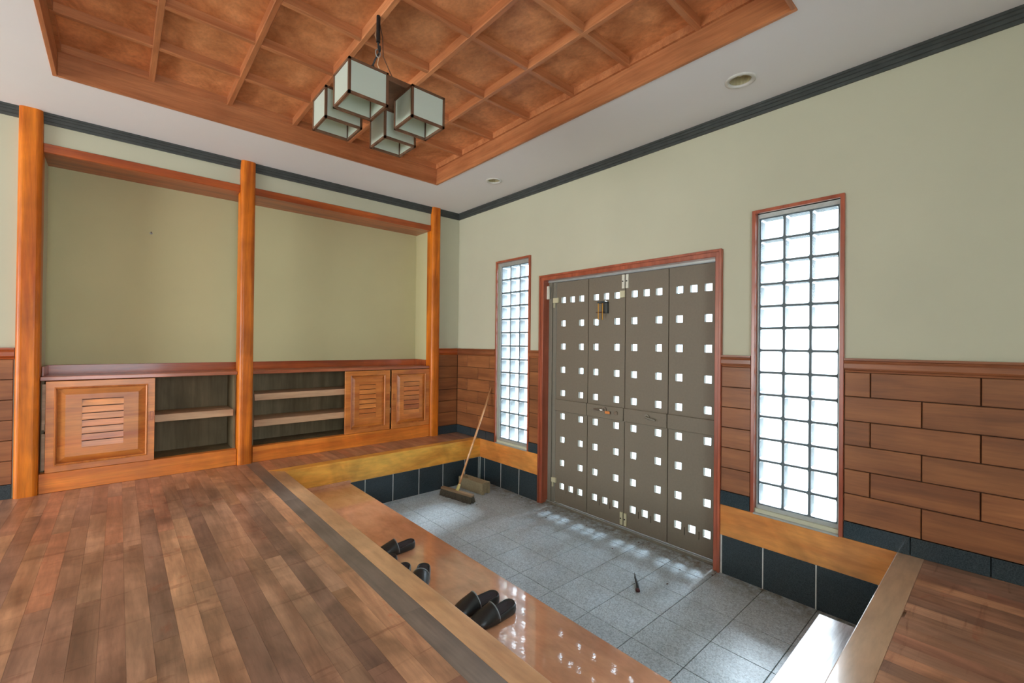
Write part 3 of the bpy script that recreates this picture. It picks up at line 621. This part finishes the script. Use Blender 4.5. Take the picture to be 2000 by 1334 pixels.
# ------------------------------------------------------------------ pendant lamp of four lantern boxes
pc = (2.197, 2.372); pd = empty('pendant_lamp', (pc[0], pc[1], 2.52)); tag(pd, 'hanging lamp of four frosted glass cube lanterns in dark wood frames', 'lamp')
LB, LT, hs = 2.330, 2.502, 0.102
inpar(box('lamp_board', M['lamp'], (pc[0] - 0.215, pc[0] + 0.215, pc[1] - 0.205, pc[1] + 0.205, LT, 2.532), None, 0.003), pd)
for (dx, dy) in ((0.168, 0.160), (0.168, -0.160), (-0.168, 0.160), (-0.168, -0.160)):
    cx, cy = pc[0] + dx, pc[1] + dy; t = 0.012; mb = MB()
    for sx_ in (-1, 1):
        for sy_ in (-1, 1):
            a, b_ = sorted((cx + sx_ * hs, cx + sx_ * (hs - t))); c, d_ = sorted((cy + sy_ * hs, cy + sy_ * (hs - t)))
            mb.box(a, b_, c, d_, LB, LT)
    for z0, z1 in ((LB, LB + t), (LT - t, LT)): mb.plate(2, (cx - hs, cx + hs), (cy - hs, cy + hs), (z0, z1), [(cx - hs + t, cx + hs - t, cy - hs + t, cy + hs - t)])
    lf = inpar(mb.build('lantern', M['lamp']), pd)
    e = hs - t
    for (a, b_, c, d_) in ((cx - e, cx + e, cy + hs - 0.007, cy + hs - 0.004), (cx - e, cx + e, cy - hs + 0.004, cy - hs + 0.007), (cx + hs - 0.007, cx + hs - 0.004, cy - e, cy + e), (cx - hs + 0.004, cx - hs + 0.007, cy - e, cy + e)):
        g_ = box('glass_panel', M['shade'], (a, b_, c, d_, LB + t, LT - t)); inpar(g_, pd); g_.parent = lf
    g_ = MB().plate(2, (cx - hs + 0.004, cx + hs - 0.004), (cy - hs + 0.004, cy + hs - 0.004), (LT - 0.004, LT + 0.001)).build('lantern_top', M['shade']); inpar(g_, pd); g_.parent = lf
hk = inpar(MB().tube([(2.215, 2.40, 2.945), (2.215, 2.40, 2.80)], 0.011, 10).tube([(2.215, 2.40, 2.80), (2.212, 2.395, 2.775), (2.20, 2.385, 2.76), (2.192, 2.375, 2.775), (2.195, 2.378, 2.80)], 0.005, 8).build('upper_hook', M['black']), pd)
inpar(MB().tube([(2.215, 2.33, 2.70), (2.212, 2.335, 2.53)], 0.011, 10).tube([(2.215, 2.33, 2.70), (2.205, 2.35, 2.74), (2.197, 2.375, 2.76)], 0.005, 8).tube([(2.212, 2.335, 2.56), (2.24, 2.32, 2.532)], 0.004, 6).build('lower_hook', M['black']), pd)
inpar(MB().tube([(2.20 + 0.014 * math.cos(a), 2.365, 2.762 + 0.022 * math.sin(a)) for a in [2 * math.pi * k / 12 for k in range(13)]], 0.003, 6).build('link_ring', M['alu']), pd)
cbp = [Vector((2.205, 2.385, 2.94)), Vector((2.19, 2.40, 2.84)), Vector((2.18, 2.39, 2.74)), Vector((2.15, 2.41, 2.66)), Vector((2.11, 2.41, 2.60)), Vector((2.09, 2.42, 2.535))]
inpar(MB().tube(cbp, 0.0028, 6).build('loose_cable', M['leaf']), pd)
cbp = [Vector((2.195, 2.365, 2.94)), Vector((2.215, 2.36, 2.86)), Vector((2.19, 2.37, 2.78)), Vector((2.20, 2.36, 2.70)), Vector((2.14, 2.35, 2.62)), Vector((2.12, 2.40, 2.535))]
inpar(MB().tube(cbp, 0.0028, 6).build('loose_cable', M['shelf']), pd)

# ------------------------------------------------------------------ concrete block and broom
cb_ = empty('concrete_block', (0.292, 0.765, ZT), R(5)); tag(cb_, 'dusty hollow concrete block lying in the tiled corner behind the broom head', 'block')
bx, by, bh = 0.058, 0.200, 0.122
mb = MB().plate(2, (-bx, bx), (-by, by), (0.0005, bh), [(-bx * 0.42, bx * 0.42, by - 0.022, by + 1), (-bx * 0.42, bx * 0.42, -by - 1, -by + 0.022), (-bx * 0.5, bx * 0.5, -0.135, -0.075)])
mb.build('block_body', M['cmu'], cb_, 0.003)
br = empty('push_broom', (0.598, 0.88, ZT)); tag(br, 'long handled push broom with worn bristles leaning against the wall in the tiled corner', 'broom')
hd = Vector((-0.085, 0.44, 0)); ang = math.atan2(hd.y, hd.x)
rz = Matrix.Rotation(ang, 4, 'Z')
def brp(mb, name, mat, bev=0.0, smooth=False):
    o = mb.build(name, mat, br, bev, smooth); o.matrix_local = rz @ Matrix.Rotation(R(0), 4, 'X'); return o
brp(MB().prism([(-0.026, 0.066), (0.026, 0.066), (0.022, 0.088), (-0.022, 0.088)], 0, -0.225, 0.225), 'broom_head', M['broomwood'], 0.003)
bm_ = MB(); random.seed(3)
for i in range(46):
    for j in range(3):
        x = -0.215 + 0.43 * i / 45 + random.uniform(-.003, .003); y = (-0.016, 0, 0.016)[j]; sx_ = random.uniform(-0.008, 0.008); sy_ = -0.010 - abs(random.gauss(0, 0.008)) if j == 0 else random.gauss(0.004, 0.007)
        w = 0.0065
        bm_.add([(x - w, y - w, 0.067), (x + w, y - w, 0.067), (x + w, y + w, 0.067), (x - w, y + w, 0.067), (x + sx_ - w * 1.2, y + sy_ - w * 1.2, 0.002), (x + sx_ + w * 1.2, y + sy_ - w * 1.2, 0.002), (x + sx_ + w * 1.2, y + sy_ + w * 1.2, 0.003), (x + sx_ - w * 1.2, y + sy_ + w * 1.2, 0.002)],
                [(0, 1, 2, 3), (4, 5, 6, 7), (0, 1, 5, 4), (1, 2, 6, 5), (2, 3, 7, 6), (3, 0, 4, 7)])
ob = brp(bm_, 'bristles', M['bristle']); ob['kind'] = 'stuff'
hp0 = Vector((0, 0, 0.082)); hp1 = Vector((0.016 - 0.598, 0.715 - 0.88, 0.623 - ZT))
dv = (hp1 - hp0)
MB().tube([hp0, hp0 + dv * 0.06], [0.020, 0.015], 12).build('ferrule', M['yellow'], br, smooth=True)
MB().tube([hp0 + dv * 0.055, hp0 + dv * 0.5, hp1], 0.0115, 12).build('broom_handle', M['pole'], br, smooth=True)

# ------------------------------------------------------------------ slippers
def slipper(loc, rz_, side, label, grp):
    root = empty('slipper', loc, rz_); tag(root, label, 'slipper', grp)
    L = 0.262; n = 22
    def halfw(t):   # heel t=0 (x=0) .. toe t=1
        a = 0.041 + 0.009 * math.sin(math.pi * min(1, max(0, (t - 0.15) / 1.15)))
        e = min(1, t / 0.13); q = min(1, (1 - t) / 0.2)
        return a * math.sqrt(max(0, 1 - (1 - e) ** 2)) * math.sqrt(max(0, 1 - (1 - q) ** 2.2))
    def ctr(t): return side * 0.006 * math.sin(math.pi * t)
    ts = [0.5 - 0.5 * math.cos(math.pi * k / n) for k in range(n + 1)]
    out = [(t * L, ctr(t) + halfw(t)) for t in ts] + [(t * L, ctr(t) - halfw(t)) for t in reversed(ts[1:-1])]
    m = len(out); cx = L / 2
    def layer(s_, z): return [(cx + (p[0] - cx) * (1 - (1 - s_) * 0.35), p[1] * s_, z * (1 + 0.45 * max(0, 0.45 - p[0] / L) / 0.45)) for p in out]
    def loft(layers, cap=True):
        vs = [p for l in layers for p in l]; fs = [(a * m + k, a * m + (k + 1) % m, (a + 1) * m + (k + 1) % m, (a + 1) * m + k) for a in range(len(layers) - 1) for k in range(m)]
        if cap: fs += [tuple(range(m)), tuple((len(layers) - 1) * m + k for k in range(m))]
        return MB().add(vs, fs)
    loft([layer(0.88, 0.0005), layer(0.97, 0.005), layer(1.0, 0.014), layer(0.99, 0.022), layer(0.95, 0.029), layer(0.88, 0.033), layer(0.81, 0.032), layer(0.76, 0.027)]).build('sole', M['leather'], root, smooth=True)
    loft([layer(0.78, 0.0275), layer(0.74, 0.0282)]).build('insole', M['insole'], root)
    # vamp over the front half
    mb = MB(); K = 12; J = 10; rows_ = []
    for j in range(J + 1):
        u = j / J; row = []
        for k in range(K + 1):
            a = math.pi * k / K; t = 0.50 + 0.48 * u - 0.055 * math.sin(a) * (1 - u) * -1
            hw = halfw(min(t, 0.985)) + 0.0015; hh = (0.055 * (1 - u) ** 0.8 + 0.012) * math.sin(a) ** 0.8
            row.append((t * L, ctr(t) - hw * math.cos(a), 0.014 + hh + 0.004 * math.sin(a)))
        rows_.append(row)
    vs = [p for r in rows_ for p in r]
    mb.add(vs, [(j * (K + 1) + k, j * (K + 1) + k + 1, (j + 1) * (K + 1) + k + 1, (j + 1) * (K + 1) + k) for j in range(J) for k in range(K)])
    vo = mb.build('vamp', M['leather'], root, smooth=True)
    sm = vo.modifiers.new('thick', 'SOLIDIFY'); sm.thickness = 0.003; sm.offset = 0
    MB().tube(rows_[0], 0.0032, 6).build('rim', M['rim'], root, smooth=True)
    return root
zs = ZB + 0.0005
slipper((1.780, 2.095, zs), R(-3), 1, 'black slipper lying alone in view, farthest along the glossy step', 'black slippers')
slipper((1.970, 2.205, zs), R(10), -1, 'black slipper almost hidden under the floor edge, beside the farthest slipper', 'black slippers')
slipper((1.893, 2.415, zs), R(49), 1, 'black slipper of the middle pair with its oval insole in view', 'black slippers')
slipper((1.974, 2.336, zs), R(49), -1, 'black slipper of the middle pair mostly hidden behind the floor edge', 'black slippers')
slipper((1.756, 2.935, zs), R(-5), -1, 'rear black slipper of the nearest pair on the glossy step', 'black slippers')
slipper((1.744, 3.048, zs), R(-2), 1, 'front black slipper of the nearest pair, closest to the camera', 'black slippers')

# ------------------------------------------------------------------ litter on the tiles
sc_ = empty('dark_scrap', (0.63, 3.05, ZT)); tag(sc_, 'small dark pointed scrap with a reddish end lying on the grey tiles', 'scrap')
MB().tube([(0.055, 0.05, 0.010), (0.0, 0.01, 0.014), (-0.045, -0.035, 0.024), (-0.075, -0.06, 0.042)], [0.010, 0.009, 0.007, 0.001], 8).build('scrap_body', M['scrap'], sc_, smooth=True)
MB().tube([(0.062, 0.056, 0.010), (0.052, 0.046, 0.011)], [0.013, 0.014], 10).build('scrap_end', M['scrapred'], sc_, smooth=True)
random.seed(11); leaf_me = None
lp = [(0.45, 3.18), (0.20, 3.14), (0.10, 3.33), (0.06, 2.55), (0.10, 2.20), (0.16, 2.0), (0.07, 1.80), (0.05, 1.62), (0.12, 1.72), (0.30, 2.62), (0.08, 2.86), (0.12, 3.02), (0.20, 1.5), (0.33, 1.35), (0.06, 1.3), (0.16, 1.14), (0.55, 1.16), (0.03, 2.36), (0.04, 2.7), (0.25, 1.84)]
for x, y in lp:
    if leaf_me is None:
        o = MB().add([(-0.011, 0, 0.001), (-0.004, 0.006, 0.004), (0.006, 0.005, 0.003), (0.012, 0, 0.001), (0.005, -0.006, 0.004), (-0.005, -0.005, 0.002)], [(0, 1, 2, 3, 4, 5)]).build('dead_leaf', M['leaf']); o.modifiers.new('t', 'SOLIDIFY').thickness = 0.001; leaf_me = o.data
    else: o = link('dead_leaf', leaf_me)
    o.location = (x, y, ZT + 0.001); o.rotation_euler = (0, 0, random.uniform(0, 6)); s_ = random.uniform(0.5, 1.2); o.scale = (s_, s_, s_)
    tag(o, 'tiny dry brown leaf scrap scattered on the grey tiles', 'leaf', 'leaf scraps on the tiled floor')

# ------------------------------------------------------------------ outdoors
struct(box('ground', M['ground'], (-30, -0.3, -25, 25, ZT - 0.3, ZT - 0.06)))
